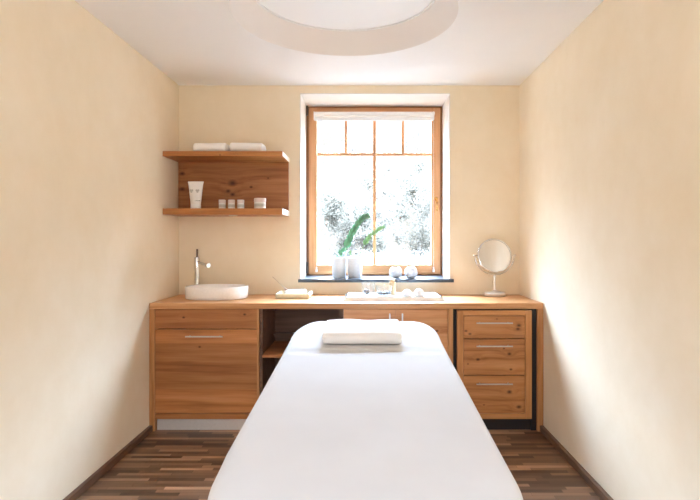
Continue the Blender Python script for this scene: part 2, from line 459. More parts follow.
# --- left cabinet
x0, x1 = fX(155.0), fX(258.9)
wl_f = wood('fascia_wood', 'x', 'z', .3, (178, 112, 58), (148, 86, 40), (194, 130, 74), [KZ(183.5, 317.5, .008), KZ(244.5, 314.5, .009)], seed=11, vary=.1)
wl_d = wood('wide_drawer_wood', 'x', 'z', .155, (180, 114, 60), (144, 84, 40), (200, 136, 80), [KZ(199.5, 347, .007)], seed=12, vary=.32)
lc = thing('base_cabinet', 'wide wooden cabinet with one deep drawer and steel plinth below the basin', 'cabinet', ((x0+x1)/2, 3.78, 0))
bm = B(); zb = fZ(419.2)
box(bm, x0, x0+.018, YF+.024, YBK, zb, TOPB-.001); box(bm, x1-.014, x1, YF+.002, YBK, zb, TOPB-.001)
box(bm, x0+.018, x1-.014, YF+.024, YBK, zb, zb+.018); box(bm, x0+.018, x1-.014, YBK-.012, YBK, zb, TOPB-.001)
obj('carcass', bm, pw, lc)
obj('fascia', box(B(), x0, fX(257.9), YF+.003, YF+.022, fZ(328.6), fZ(309.2), .0015), wl_f, lc)
d = obj('drawer', box(B(), x0, fX(257.9), YF+.003, YF+.022, fZ(413.6), fZ(329.5), .0015), wl_d, lc)
obj('handle', bar(fX(186.4), fX(223.6), YF+.003, fZ(336)), 'steel', d)
obj('bottom_rail', box(B(), x0, fX(257.9), YF+.003, YF+.022, fZ(419.3), fZ(414.3), .0015), wl_f, lc)
obj('plinth', box(B(), x0+.003, x1, YF+.03, YF+.045, 0, zb-.001), 'plinth', lc, label='pale metal plinth')
# --- open niche
n0, n1 = x1+.001, fX(343.3)
oc = thing('open_shelf_unit', 'dark open shelf niche between the wide drawer cabinet and the double doors', 'shelf unit', ((n0+n1)/2, 3.78, 0))
bm = B()
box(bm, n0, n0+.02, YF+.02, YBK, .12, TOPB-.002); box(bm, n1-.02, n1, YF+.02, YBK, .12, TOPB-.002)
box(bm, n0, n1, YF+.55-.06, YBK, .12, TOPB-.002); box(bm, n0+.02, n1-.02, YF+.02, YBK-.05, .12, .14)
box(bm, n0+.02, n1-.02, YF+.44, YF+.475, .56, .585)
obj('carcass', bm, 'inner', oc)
obj('shelf', box(B(), n0+.02, n1-.02, YF+.006, YF+.488, .497, .517, .002), wood('niche_shelf_wood', 'x', 'y', .14, (176, 112, 62), (150, 88, 44), (196, 134, 80), seed=14), oc)
obj('plinth', box(B(), n0, n1, YF+.03, YF+.045, 0, .119), 'plinth', oc)
# --- double-door cabinet
m0, m1 = n1+.001, fX(453.2)
mc = thing('door_cabinet', 'wooden cabinet with two doors and upright bar handles behind the massage table', 'cabinet', ((m0+m1)/2, 3.78, 0))
bm = B()
box(bm, m0, m0+.016, YF+.024, YBK, .085, TOPB-.001); box(bm, fX(448.2), m1, YF+.001, YBK, .0, TOPB-.001, .0015)
box(bm, m0+.016, fX(448.2), YF+.024, YBK, .085, .103); box(bm, m0+.016, fX(448.2), YBK-.012, YBK, .085, TOPB-.001)
obj('carcass', bm, pw, mc)
wd = wood('door_wood', 'x', 'z', .17, (206, 142, 88), (176, 110, 60), (220, 164, 108), [KZ(371, 329, .008), KZ(437, 331, .008)], seed=15, vary=.2)
sp = fX(395.8)
d = obj('door', box(B(), m0+.001, sp-.0015, YF+.003, YF+.022, .1, fZ(309.4), .0015), wd, mc)
obj('handle', bar(fZ(340), fZ(313), YF+.003, fX(389.6), vertical=True), 'steel', d)
d = obj('door', box(B(), sp+.0015, fX(447.8), YF+.003, YF+.022, .1, fZ(309.4), .0015), wd, mc)
obj('handle', bar(fZ(340), fZ(313), YF+.003, fX(402.2), vertical=True), 'steel', d)
obj('plinth', box(B(), m0, fX(448), YF+.03, YF+.045, 0, .099), 'plinth', mc)
# --- rolling drawer unit
r0, r1 = fX(457.2), fX(531.8)
rz0, rz1 = fZ(419.0), fZ(310.4)
dc = thing('drawer_unit', 'knotty wooden unit of three drawers in a black recess under the worktop, below the mirror', 'drawer unit', ((r0+r1)/2, 3.75, 0))
cw = wood('container_wood', 'z', 'x', .2, (196, 132, 72), (164, 102, 50), (212, 152, 92), seed=16, vary=.1)
cwh = wood('container_rail_wood', 'x', 'z', .2, (196, 132, 72), (164, 102, 50), (212, 152, 92), seed=17, vary=.1)
i0, i1 = fX(463.4), fX(525.4)
bm = B()
box(bm, r0, i0, YF-.002, YF+.5, rz0, rz1, .002); box(bm, i1, r1, YF-.002, YF+.5, rz0, rz1, .002)
box(bm, i0, i1, YF+.48, YF+.5, rz0, rz1)
obj('side_frame', bm, cw, dc)
bm = B()
box(bm, i0, i1, YF-.0015, YF+.48, fZ(315.6), rz1, .002)
obj('frame_rail', bm, cwh, dc)
bm = B(); box(bm, i0, i1, YF-.0015, YF+.48, rz0, fZ(413.6), .002)
obj('frame_rail', bm, cwh, dc)
dk = [[KZ(519, 325.5, .012), KZ(518, 329, .010), KZ(470, 334, .009), KZ(466, 331, .008), KZ(497, 319, .004)],
      [KZ(509.5, 354, .011), KZ(478, 359.5, .011), KZ(504, 348.5, .006), KZ(511, 369.5, .008), KZ(468, 364, .005)],
      [KZ(509.5, 392, .013), KZ(519, 407, .013), KZ(470, 399, .005), KZ(484, 405, .005)]]
for i, (ya, yb, hy) in enumerate(((316.2, 338.2, 322.6), (339.1, 374.9, 345.6), (375.9, 413.2, 383.2))):
    w = wood('drawer_front_wood_%s' % 'abc'[i], 'x', 'z', .3, (192, 126, 68), (146, 86, 42), (208, 146, 86), dk[i], seed=20+i*3, vary=.15)
    d = obj('drawer', box(B(), i0+.0025, i1-.0025, YF+.002, YF+.022, fZ(yb), fZ(ya), .0015), w, dc)
    obj('handle', bar(fX(475.8), fX(511.8), YF+.002, fZ(hy)), 'steel', d)
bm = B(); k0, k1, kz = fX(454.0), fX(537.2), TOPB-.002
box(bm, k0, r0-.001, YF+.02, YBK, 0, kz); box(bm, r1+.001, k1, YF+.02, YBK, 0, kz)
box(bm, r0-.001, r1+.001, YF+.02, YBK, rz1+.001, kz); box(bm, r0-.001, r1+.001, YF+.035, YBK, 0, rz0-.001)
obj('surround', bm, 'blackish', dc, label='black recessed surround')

# ------------------------------------------------------------------ wall shelf
SD = 3.73
def sX(px): return X(px, SD)
def sZ(py): return Z(py, SD)
BX = lambda px, py, r: (X(px, 4.03), Z(py, 4.03), r)
s1 = X(282.3, SD)
ws = thing('wall_shelf', 'two-tier wooden wall shelf with knotty back panel in the left corner', 'shelf', (-1.04, YB, sZ(215)))
sw = wood('shelf_board_wood', 'x', 'y', .17, (182, 116, 56), (152, 90, 40), (198, 136, 74), [(sX(220), sZ(155), .006)], seed=30, vary=.15)
bw = wood('shelf_back_wood', 'x', 'z', .16, (176, 112, 62), (142, 84, 44), (194, 130, 76), [BX(232.5, 183, .026), BX(228, 191, .014), BX(232.5, 194.5, .014), BX(182, 173.5, .016), BX(182, 189, .016), BX(251, 187, .010), BX(268, 178, .006)], seed=31, vary=.2)
ub0, ub1 = sZ(156.0), sZ(151.0)
lb0, lb1 = sZ(214.6), sZ(208.3)
obj('top_board', box(B(), XL+.002, s1, SD, YB-.002, ub0, ub1, .002), sw, ws)
obj('bottom_board', box(B(), XL+.002, s1, SD, YB-.002, lb0, lb1, .002), sw, ws)
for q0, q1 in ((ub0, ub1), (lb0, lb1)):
    obj('end_glare', box(B(), s1+.0002, s1+.003, SD+.002, YB-.004, q0+.002, q1-.002, .0008), 'white', ws, label='white plate standing for window glare on the board end')  # window glare on the end grain, put in as thin white plates
obj('back_panel', box(B(), XL+.004, s1-.002, YB-.026, YB-.002, lb1, ub0, .0005), bw, ws)
bm = B(); cyl(bm, (X(232, 3.8), 3.83, lb0), (X(232, 3.8), 3.83, lb0-.006), .03)
obj('under_light', bm, 'steel', ws, 40)

def folded_towel(name, label, x0, x1, y0, y1, z0, z1, layers, mat, group=None, yaw=0, tilt=None, slump=.004, seed=0, cat='towel'):
    """terry towel folded in layers: rounded fold towards the front, layer grooves at the sides"""
    bm = B(); h = z1-z0; n = 22; m = 20; mm = 10
    cx, cy = (x0+x1)/2, (y0+y1)/2
    box(bm, -.5, .5, -.5, .5, -.5, .5)
    bmesh.ops.subdivide_edges(bm, edges=bm.edges[:], cuts=15, use_grid_fill=True)
    W, Dp = x1-x0, y1-y0; r = h*.46
    for v in bm.verts:
        p = Vector((v.co.x*W, v.co.y*Dp, v.co.z*h))
        hx, hy, hz = W/2-r*.5, Dp/2-r, h/2-r
        q = Vector((max(-hx, min(hx, p.x)), max(-hy, min(hy, p.y)), max(-hz, min(hz, p.z))))
        d = p-q
        if d.length > 1e-7:
            d2 = d.normalized(); p = q + Vector((d2.x*min(r*.5, abs(d.x) if abs(d.x) > 0 else 0) if abs(d.x) > 0 else 0, d2.y*r, d2.z*r)) if d.length > 0 else p
        # grooves between layers on the sides and back
        zz = (p.z/h+.5)*layers
        edge = max(0, abs(p.x)/(W/2)-.9)*10 + (max(0, p.y/(Dp/2)-.9)*10)
        g = abs(zz-round(zz)); g = max(0, 1-g/.18) if .4 < zz < layers-.4 else 0
        p.x -= math.copysign(.005*g*min(1, edge), p.x)
        nn = mnoise.noise(Vector((p.x*9+seed*5, p.y*9, p.z*12+seed)))
        p.z += slump*nn*(1 if p.z > -h*.3 else 0); p.y += slump*.5*nn; p.x += slump*.5*mnoise.noise(Vector((p.y*9, seed+p.z*14, 2)))
        c, s = math.cos(yaw), math.sin(yaw)
        w = Vector((cx+p.x*c-p.y*s, cy+p.x*s+p.y*c, z0+h/2+p.z))
        if tilt: w.z += tilt(w.x, w.y)
        v.co = w
    o = obj(name, bm, mat, None, 60)
    tag(o, label, cat, group)
    return o
TD = 3.77
folded_towel('folded_towel', 'folded white towel on the top shelf board, nearer the left wall', X(191.8, TD), X(226.2, TD), TD, TD+.16, ub1+.001, Z(142.2, TD), 3, 'towel', 'folded towels on the wall shelf', seed=1)
folded_towel('folded_towel', 'folded white towel on the top shelf board, nearer the window', X(228.6, TD), X(262.6, TD), TD, TD+.16, ub1+.001, Z(142.0, TD), 3, 'towel', 'folded towels on the wall shelf', seed=2)

# tube and jars on the lower board
ID = 3.80; iz = lb1+.0005
tx = X(195.8, ID)
tb = thing('cream_tube', 'tall white cosmetic tube standing upside down on the lower shelf board', 'tube', (tx, ID, iz))
bm = B(); h0, h1 = iz+.03, Z(181.6, ID); rings = []; n = 32
for k in range(14):
    f = k/13; a = .036+(.057-.036)*f; b = .034*(1-f)**.8+.003; zz = h0+(h1-h0)*f
    rings.append([bm.verts.new((tx+a*math.cos(2*PI*i/n), ID+b*math.sin(2*PI*i/n), zz)) for i in range(n)])
for a, b in zip(rings, rings[1:]):
    for i in range(n): bm.faces.new((a[i], a[(i+1) % n], b[(i+1) % n], b[i]))
bm.faces.new(rings[0][::-1]); bm.faces.new(rings[-1])
obj('body', bm, 'plastic', tb, 50)
obj('cap', lathe(B(), [(.0355, 0), (.037, .002), (.0365, .0295), (.034, .0305)], (tx, ID, iz), 32), 'white', tb, 40)
bm = B(); box(bm, tx-.057, tx+.057, ID-.0035, ID+.0035, h1-.012, h1+.001, .001); obj('crimp', bm, 'plastic', tb)
def front_y(z): f = (z-h0)/(h1-h0); return ID-(.034*(1-f)**.8+.003)
bm = B()
for px in (192.3, 198.3):                     # two small illegible emblems
    bm = B()
    zc = Z(191.3, ID); xx = X(px, ID)
    for (dx, dz, rr) in ((-.006, .005, .0075), (.006, .005, .0075), (0, -.006, .007)):
        y = front_y(zc+dz)+.0035
        cyl(bm, (xx+dx, y, zc+dz), (xx+dx, y-.0046, zc+dz), rr, n=16)
    obj('emblem', bm, 'faint', tb)
bm = B()
zc = Z(201, ID)
for k in range(9):                            # one short line of lettering too small to read
    xx = X(191.4, ID)+k*.0078; y = ID-math.sqrt(max(0, 1-((xx-tx)/.04)**2))*.031
    box(bm, xx, xx+.006, y-.001, y+.006, zc-.002, zc+.003)
obj('lettering', bm, 'printm', tb)
def jar(px, r, h, label, group=None):
    x = X(px, ID)
    t = thing('cosmetic_jar', label, 'jar', (x, ID, iz), group)
    obj('body', lathe(B(), [(r*.9, 0), (r*.97, .002), (r*.97, h*.60), (r*.9, h*.63)], (x, ID, iz), 32), 'plastic', t, 40)
    obj('lid', lathe(B(), [(r*.98, h*.635), (r, h*.65), (r, h*.96), (r*.94, h)], (x, ID, iz), 32), 'lidm', t, 40)
    obj('label_band', lathe(B(), [(r*.975, h*.18), (r*.978, h*.19), (r*.978, h*.46), (r*.975, h*.47)], (x, ID, iz), 32), 'label', t, 40)
    return t
g = 'small jars on the lower shelf'
j = jar(222.2, .0245, .066, 'small white jar on the lower shelf, the one nearest the tall tube', g)
clone(j, (X(231.5, ID)-X(222.2, ID), 0, 0), 'small white jar on the lower shelf, middle of the close trio', g)
clone(j, (X(240.8, ID)-X(222.2, ID), 0, 0), 'small white jar on the lower shelf, end of the trio towards the larger jar', g)
jar(260, .0435, .077, 'larger squat white jar standing alone near the right end of the lower shelf')

# ------------------------------------------------------------------ on the worktop
bz = TOPZ+.0005
bx, by, brx, bry = -1.108, 3.818, .226, .166
ba = thing('wash_basin', 'oval white ceramic vessel basin standing on the left of the worktop', 'basin', (bx, by, bz))
k = bry/brx
prof = [(brx*.965, 0), (brx*.985, .003), (brx*.99, .012), (brx, .084), (brx-.003, .088), (brx-.009, .089), (brx-.014, .085), (brx-.022, .06), (brx-.03, .035), (brx-.06, .02), (brx*.4, .016), (0, .014)]
obj('bowl', lathe(B(), prof, (bx, by, bz), 72, 1, k, 2.3), 'ceramic', ba, 50)
obj('drain', lathe(B(), [(.028, .0145), (.03, .017), (.026, .019), (0, .019)], (bx, by, bz), 32), 'chrome', ba, 40)
fxx, fy = X(197, 4.0), 4.0
fa = thing('faucet', 'slim chrome column faucet with short spout behind the white basin', 'faucet', (fxx, fy, bz))
zt = Z(257, fy)
obj('base_ring', lathe(B(), [(.027, 0), (.027, .006), (.02, .009), (0, .009)], (fxx, fy, bz), 32), 'chrome', fa, 40)
bm = B(); lathe(bm, [(.019, .008), (.019, zt-bz-.006), (.017, zt-bz), (0, zt-bz)], (fxx, fy, bz), 32); obj('column', bm, 'chrome', fa, 40)
bm = B(); zs = Z(263.2, fy)
tube(bm, [(fxx+.008, fy-.004, zs+.004), (fxx+.05, fy-.04, zs+.001), (fxx+.095, fy-.08, zs-.007), (fxx+.112, fy-.095, zs-.011)], [.011, .0105, .0105, .011], 16)
spo = obj('spout', bm, 'chrome', fa, 50)
bm = B(); cyl(bm, (fxx+.100, fy-.084, zs-.009), (fxx+.122, fy-.104, zs-.0135), .0165); obj('aerator', bm, 'chrome', spo, 40)
bm = B(); tube(bm, [(fxx, fy, zt-.003), (fxx+.0005, fy, zt+.02), (fxx+.001, fy+.001, zt+.062)], [.0055, .0058, .0068], 12)
obj('lever', bm, plain('dark_bronze_lever', (92, 66, 50), .35, .6), fa, 50)

# square dish with napkin and spatula
DD = 3.75
d0, d1 = X(275.2, DD), X(309.4, DD)
di = thing('square_dish', 'square cream stoneware dish on the worktop between basin and window', 'dish', ((d0+d1)/2, DD+.12, bz))
bm = B(); dz1 = bz+.037
y0, y1 = DD, DD+.235
vo = [(d0+.01, y0+.01, bz), (d1-.01, y0+.01, bz), (d1-.01, y1-.01, bz), (d0+.01, y1-.01, bz)]
def frustum(bm, rows):
    R = []
    for (ins, z) in rows: R.append([bm.verts.new(p) for p in ((d0+ins, y0+ins, z), (d1-ins, y0+ins, z), (d1-ins, y1-ins, z), (d0+ins, y1-ins, z))])
    for a, b in zip(R, R[1:]):
        for i in range(4): bm.faces.new((a[i], a[(i+1) % 4], b[(i+1) % 4], b[i]))
    bm.faces.new(R[0][::-1]); bm.faces.new(R[-1])
frustum(bm, [(.006, bz), (.0, bz+.008), (.0, dz1-.002), (.002, dz1), (.012, dz1), (.015, dz1-.004), (.02, bz+.012)])
bmesh.ops.bevel(bm, geom=[e for e in bm.edges if abs((e.verts[0].co-e.verts[1].co).z) > .003], offset=.006, segments=3, affect='EDGES')
obj('body', bm, 'cream', di, 50)
folded_towel('napkin', 'small folded white napkin lying in the square cream dish', d0+.055, d1-.04, y0+.05, y1-.05, bz+.013, bz+.052, 2, 'cloth', seed=4, slump=.006, cat='napkin')
sb = thing('spatula', 'thin wooden spatula leaning up out of the square cream dish', 'spatula', (d0+.05, 3.9, bz+.045))
p0 = Vector((X(287.5, 3.92), 3.86, bz+.058)); p1 = Vector((X(272.6, 3.95), 3.95, Z(276.8, 3.95)))
dv = (p1-p0)
bm = B(); tube(bm, [p0+dv*.12, p0+dv*.5, p1], [.0028, .0024, .0028], 10); obj('handle', bm, 'stick', sb, 50)
bm = B(); tube(bm, [p0-dv*.12, p0-dv*.02, p0+dv*.08, p0+dv*.14], [.003, .007, .006, .003], 10); obj('blade', bm, 'stick', sb, 50)

# white tray with glasses
tx0, tx1, ty0, ty1, tz1 = -.168, .548, 3.62, 4.0, bz+.026
tr = thing('serving_tray', 'large flat white tray lying on the worktop under the window', 'tray', (.19, 3.81, bz))
d0, d1, y0, y1 = tx0, tx1, ty0, ty1
bm = B(); frustum(bm, [(.0, bz), (.0, bz+.005), (.016, tz1), (.024, tz1), (.027, tz1-.003)])
bmesh.ops.bevel(bm, geom=[e for e in bm.edges if abs((e.verts[0].co-e.verts[1].co).z) > .003], offset=.01, segments=3, affect='EDGES')
obj('body', bm, 'traym', tr, 40)
tz = tz1-.0025
def glass_cup(px, D, r0, r1, h, name, label, cat):
    x = X(px, D); t = thing(name, label, cat, (x, D, tz))
    w = .0025
    obj('bowl', lathe(B(), [(r0*.9, 0), (r0, .004), (r1, h), (r1-w, h), (r0-w, .010), (0, .008)], (x, D, tz), 40), 'cup', t, 50)
    return x, t
GD = 3.74
x, t = glass_cup(368.4, GD, .042, .052, .098, 'glass_jar', 'clear glass jar holding one dark ball, on the left of the white tray', 'jar')
bm = B(); bmesh.ops.create_uvsphere(bm, u_segments=20, v_segments=12, radius=.021, matrix=Matrix.Translation((x-.012, GD-.012, tz+.031)) @ Matrix.Diagonal((1, 1, .95, 1)))
tag(obj('dark_ball', bm, 'pebble', None, 60), 'dark round ball lying inside the clear glass jar', 'ball')
x, t = glass_cup(384.2, 3.73, .05, .062, .075, 'glass_bowl', 'clear glass bowl of dark pebbles in the middle of the white tray', 'bowl')
k = 0
for (a, rr) in ((0, .0), (.2, .034), (1.1, .033), (2.1, .034), (3.0, .034), (3.9, .033), (4.7, .034), (5.5, .033)):
    bm = B(); bmesh.ops.create_icosphere(bm, subdivisions=2, radius=.0175, matrix=Matrix.Translation((x+rr*math.cos(a), 3.73+rr*math.sin(a), tz+.0225)) @ Matrix.Rotation(a, 4, 'Z') @ Matrix.Diagonal((1.05, .85, .8, 1)))
    tag(obj('pebble', bm, 'pebble', None, 60), 'small dark pebble in the clear glass bowl on the white tray', 'pebble', 'pebbles in the glass bowl')
BD = 3.83; x = X(392.4, BD)
bo = thing('pump_bottle', 'slim beige bottle standing upright on the white tray behind the glass bowl', 'bottle', (x, BD, tz))
hb = Z(278.5, BD)-tz
obj('body', lathe(B(), [(.024, 0), (.026, .004), (.026, hb*.72), (.022, hb*.78), (.013, hb*.82), (.013, hb*.86)], (x, BD, tz), 32), 'bottle', bo, 40)
obj('cap', lathe(B(), [(.02, hb*.855), (.021, hb*.87), (.021, hb*.985), (.018, hb), (0, hb)], (x, BD, tz), 32), 'bottle', bo, 40)
def bud(px, D, r, h, label):
    """white napkin folded into a low rosebud"""
    x = X(px, D); bm = B(); n = 72; rings = []
    for k in range(15):
        f = k/14
        rr = r*math.sin(PI*min(1, (.30+.70*f)))**.7 if f < 1 else 0
        rr = r*max(0, 1-f**2.4)**.5*(.85+.15*min(1, f*5)); zz = h*f
        ring = []
        for i in range(n):
            a = 2*PI*i/n; q = 1+.05*math.sin(5*a+f*5)*min(1, f*2)*(1-f)+.035*math.sin(3*a-f*7)
            ring.append(bm.verts.new((x+rr*q*math.cos(a), D+rr*q*math.sin(a), tz+zz*(1+.02*math.sin(5*a+f*4)))))
        rings.append(ring)
    for a, b in zip(rings, rings[1:]):
        for i in range(n): bm.faces.new((a[i], a[(i+1) % n], b[(i+1) % n], b[i]))
    bm.faces.new(rings[0][::-1]); bmesh.ops.remove_doubles(bm, verts=rings[-1], dist=1e-4)
    return tag(obj('folded_cloth', bm, 'cloth', None, 70), label, 'cloth', 'mounded white cloths on the tray')
bud(407, 3.72, .036, .05, 'mounded white cloth on the tray, nearer the beige bottle')
bud(419, 3.72, .04, .056, 'mounded white cloth on the tray, nearer the mirror')

# cosmetic mirror
MD = 3.955; mx = X(494.6, MD); mz = Z(255.4, MD); mr = .132
mi = thing('table_mirror', 'round chrome vanity mirror on a stand in the right corner of the worktop', 'mirror', (mx, MD, bz))
obj('base', lathe(B(), [(.078, 0), (.081, .004), (.081, .02), (.075, .027), (.03, .034), (.012, .044), (0, .044)], (mx, MD, bz), 48), 'satin', mi, 40)
obj('stem', lathe(B(), [(.011, .03), (.010, .06), (.008, .1), (.009, mz-mr-.022-bz), (0, mz-mr-.02-bz)], (mx, MD, bz), 20), 'satin', mi, 50)
bm = B()
fork = [(mx+(mr+.017)*math.cos(a), MD, mz+(mr+.017)*math.sin(a)) for a in [PI+i*(PI/40) for i in range(41)]]
tube(bm, fork, .004, 10)
for sgn in (-1, 1):
    cyl(bm, (mx+sgn*(mr-.002), MD, mz), (mx+sgn*(mr+.026), MD, mz), .0045)
    bmesh.ops.create_uvsphere(bm, u_segments=14, v_segments=10, radius=.0085, matrix=Matrix.Translation((mx+sgn*(mr+.026), MD, mz)))
obj('yoke', bm, 'chrome', mi, 50)
TM = Matrix.Translation((mx, MD, mz)) @ Matrix.Rotation(math.radians(-13), 4, 'X') @ Matrix.Rotation(math.radians(90), 4, 'X')
bm = B(); lathe(bm, [(mr-.012, .009), (mr-.004, .0095), (mr, .006), (mr, -.006), (mr-.004, -.0095), (mr-.012, -.009)], (0, 0, 0), 72)
bmesh.ops.delete(bm, geom=[f for f in bm.faces if len(f.verts) > 4], context='FACES')
bmesh.ops.transform(bm, matrix=TM, verts=bm.verts[:]); obj('rim', bm, 'chrome', mi, 50)
bm = B(); lathe(bm, [(mr-.008, -.006), (mr-.008, .006)], (0, 0, 0), 72); bmesh.ops.transform(bm, matrix=TM, verts=bm.verts[:])
obj('mirror_glass', bm, 'mirror', mi, 30)

# ------------------------------------------------------------------ on the sill
SZ = .9905
def leaf(bm, p, d, up, L, W):
    d = Vector(d).normalized(); side = d.cross(Vector(up)).normalized(); nrm = side.cross(d)
    rows = []
    for k in range(7):
        f = k/6; w = W*.5*math.sin(PI*min(1, f*.94+.03))**.8 if k < 6 else .0008
        c = Vector(p)+d*L*f+nrm*(.10*L*math.sin(PI*f)-.12*L*f*f)
        rows.append([bm.verts.new(c-side*w+nrm*w*.25), bm.verts.new(c), bm.verts.new(c+side*w+nrm*w*.25)])
    fs = []
    for a, b in zip(rows, rows[1:]):
        for i in range(2): fs.append(bm.faces.new((a[i], a[i+1], b[i+1], b[i])))
    g = bmesh.ops.extrude_face_region(bm, geom=fs)
    bmesh.ops.translate(bm, verts=[v for v in g['geom'] if isinstance(v, bmesh.types.BMVert)], vec=nrm*.0012)
def planter(px, D, r, h, label, stems, mat, shoots):
    x = X(px, D)
    t = thing('potted_plant', label, 'plant', (x, D, SZ), 'potted plants on the sill')
    obj('pot', lathe(B(), [(r*.86, 0), (r*.88, .003), (r*.99, h-.004), (r, h-.001), (r*.97, h), (r*.93, h-.003), (r*.90, h-.02), (0, h-.02)], (x, D, SZ), 48), 'potw', t, 45)
    obj('soil', lathe(B(), [(r*.88, h-.024), (r*.90, h-.014), (r*.5, h-.011), (0, h-.010)], (x, D, SZ), 32), 'soil', t, 60)
    for pts, rad, leaves in stems:
        P = [Vector((X(a, D+dy), D+dy, Z(b, D+dy))) for (a, b, dy) in pts]
        # smooth the path
        Q = []
        for i in range(len(P)-1):
            for s in range(6): 
                f = s/6
                p_1 = P[max(i-1, 0)]; p2 = P[i]; p3 = P[i+1]; p4 = P[min(i+2, len(P)-1)]
                Q.append(.5*((2*p2)+(p3-p_1)*f+(2*p_1-5*p2+4*p3-p4)*f*f+(3*p2-p_1-3*p3+p4)*f**3))
        Q.append(P[-1])
        R = [rad*(1-.6*i/(len(Q)-1)) for i in range(len(Q))]
        st = obj('stem', tube(B(), Q, R, 10), 'stem', t, 60)
        for (f, side, L, W) in leaves:
            i = min(len(Q)-2, int(f*(len(Q)-1))); q = Q[i]; d = (Q[i+1]-Q[i]).normalized()
            s = Vector((d.z, 0, -d.x))*side
            bm = B(); leaf(bm, q, d*1.0+s*.48+Vector((0, -.25*side, 0)), (0, -1, .25), L, W)
            obj('leaf', bm, mat, st, 60)
    return t
def pairs(f0, f1, n, L, W, taper=.35):
    out = []
    for i in range(n):
        f = f0+(f1-f0)*i/(n-1); s = 1-taper*i/(n-1)
        out += [(f, -1, L*s, W*s), (min(1, f+.02), 1, L*s, W*s)]
    return out
PD = 4.205
planter(339.2, PD, .0615, .165, 'white potted plant with dark green upright frond, left of the two on the sill',
        [([(343.5, 262, 0), (345, 254, 0), (348.5, 241, -.01), (355, 228, -.015), (362, 219, -.02), (366.5, 216.5, -.02)], .0045, pairs(.30, .97, 13, .060, .034)),
         ([(341, 262, .01), (341.5, 256, .01), (342, 250, .0)], .003, [(.5, -1, .055, .034), (.75, 1, .058, .034)]),
         ([(336, 262, .0), (336.5, 256.5, -.01), (337, 254.5, -.01)], .0025, [(.6, 1, .018, .012)])], 'leaf', 0)
planter(354.8, PD-.012, .0645, .167, 'white potted plant with slender pale frond, right of the two on the sill',
        [([(357.5, 262, 0), (359.5, 255, 0), (364, 245, -.01), (370, 236.5, -.015), (377, 230.5, -.02), (383, 227, -.02)], .0035, pairs(.40, .97, 9, .048, .017)),
         ([(352, 262, .0), (351.5, 256, -.01), (349.5, 252, -.01)], .0025, [(.6, -1, .03, .014), (.8, 1, .03, .014)])], 'leafp', 0)
VD = 4.14
def votive(px, label):
    x = X(px, VD); r = .052; zc = SZ+.045
    t = thing('candle_globe', label, 'candle holder', (x, VD, SZ), 'glass candle globes on the sill')
    prof = []
    for k in range(19):
        a = -1.05+(k/18)*(1.05+.98); prof.append((r*math.cos(a), zc-SZ+r*math.sin(a)))
    inner = [((q-.003), z if i else z+.003) for i, (q, z) in enumerate(prof)][::-1]
    obj('globe', lathe(B(), prof+inner+[(0, inner[-1][1])], (x, VD, SZ), 40), plain('milky_glass', (244, 243, 244), .15, 0, .5, .35, vary=0), t, 60)
    obj('candle', lathe(B(), [(.026, .007), (.027, .01), (.027, .05), (.024, .052), (0, .051)], (x, VD, SZ), 28), 'wax', t, 40)
    return t
v = votive(395.6, 'milky white candle globe on the sill, nearer the potted plants')
clone(v, (X(411, VD)-X(395.6, VD), 0, 0), 'milky white candle globe on the sill, farther from the potted plants')

# ------------------------------------------------------------------ massage table
BXC = -.003
Y0, Y1, HW = 1.04, 2.935, .382
def ztop(y):
    pts = [(.9, .69), (1.35, .713), (2.37, .782), (2.64, .804), (2.80, .829), (2.94, .846), (3.1, .854)]
    for (a, za), (b, zb) in zip(pts, pts[1:]):
        if y <= b:
            f = max(0, (y-a)/(b-a)); return za+(zb-za)*f
    return pts[-1][1]
mt = thing('massage_table', 'white massage table with a low pedestal frame in the middle of the room', 'massage table', (BXC, 2.0, 0))
def outline(inset, n=200):
    """rounded plan of the table as (x, y, nx, ny)"""
    out = []
    ax, ay = .14, .24
    fax, fay = .15, .27
    hw, a, b = HW-inset, Y0+inset, Y1-inset
    ax2, ay2 = max(.02, ax-inset*.3), max(.02, ay-inset*.3)
    fax, fay = fax-inset*.3, fay-inset*.3
    ax_, ay_ = ax2, ay2
    def corner(cx, cy, t0):
        ax2, ay2 = (fax, fay) if t0 > 3 else (ax_, ay_)
        for i in range(25):
            t = t0+(PI/2)*i/24; c, s = math.cos(t), math.sin(t); e = 2/2.15
            out.append((cx+ax2*math.copysign(abs(c)**e, c), cy+ay2*math.copysign(abs(s)**e, s)))
    corner(hw-ax2, b-ay2, 0)
    for i in range(1, 12): out.append((hw-ax2-(2*(hw-ax2))*i/12, b))
    corner(-hw+ax2, b-ay2, PI/2)
    for i in range(1, 40): out.append((-hw, b-ay2-(b-a-ay2-fay)*i/40))
    corner(-hw+fax, a+fay, PI)
    for i in range(1, 12): out.append((-hw+fax+(2*(hw-fax))*i/12, a))
    corner(hw-fax, a+fay, 1.5*PI)
    for i in range(1, 40): out.append((hw, a+fay+(b-a-ay2-fay)*i/40))
    res = []
    for i, p in enumerate(out):
        q, r = out[(i+1) % len(out)], out[i-1]
        sh_ = .011*max(0, min(1, (p[1]-1.2)/.25))*max(0, min(1, (2.85-p[1])/.15)) if p[0] < 0 else 0
        tx, ty = q[0]-r[0], q[1]-r[1]; l = math.hypot(tx, ty) or 1
        res.append((BXC+p[0]-sh_, p[1], ty/l, -tx/l))
    return res
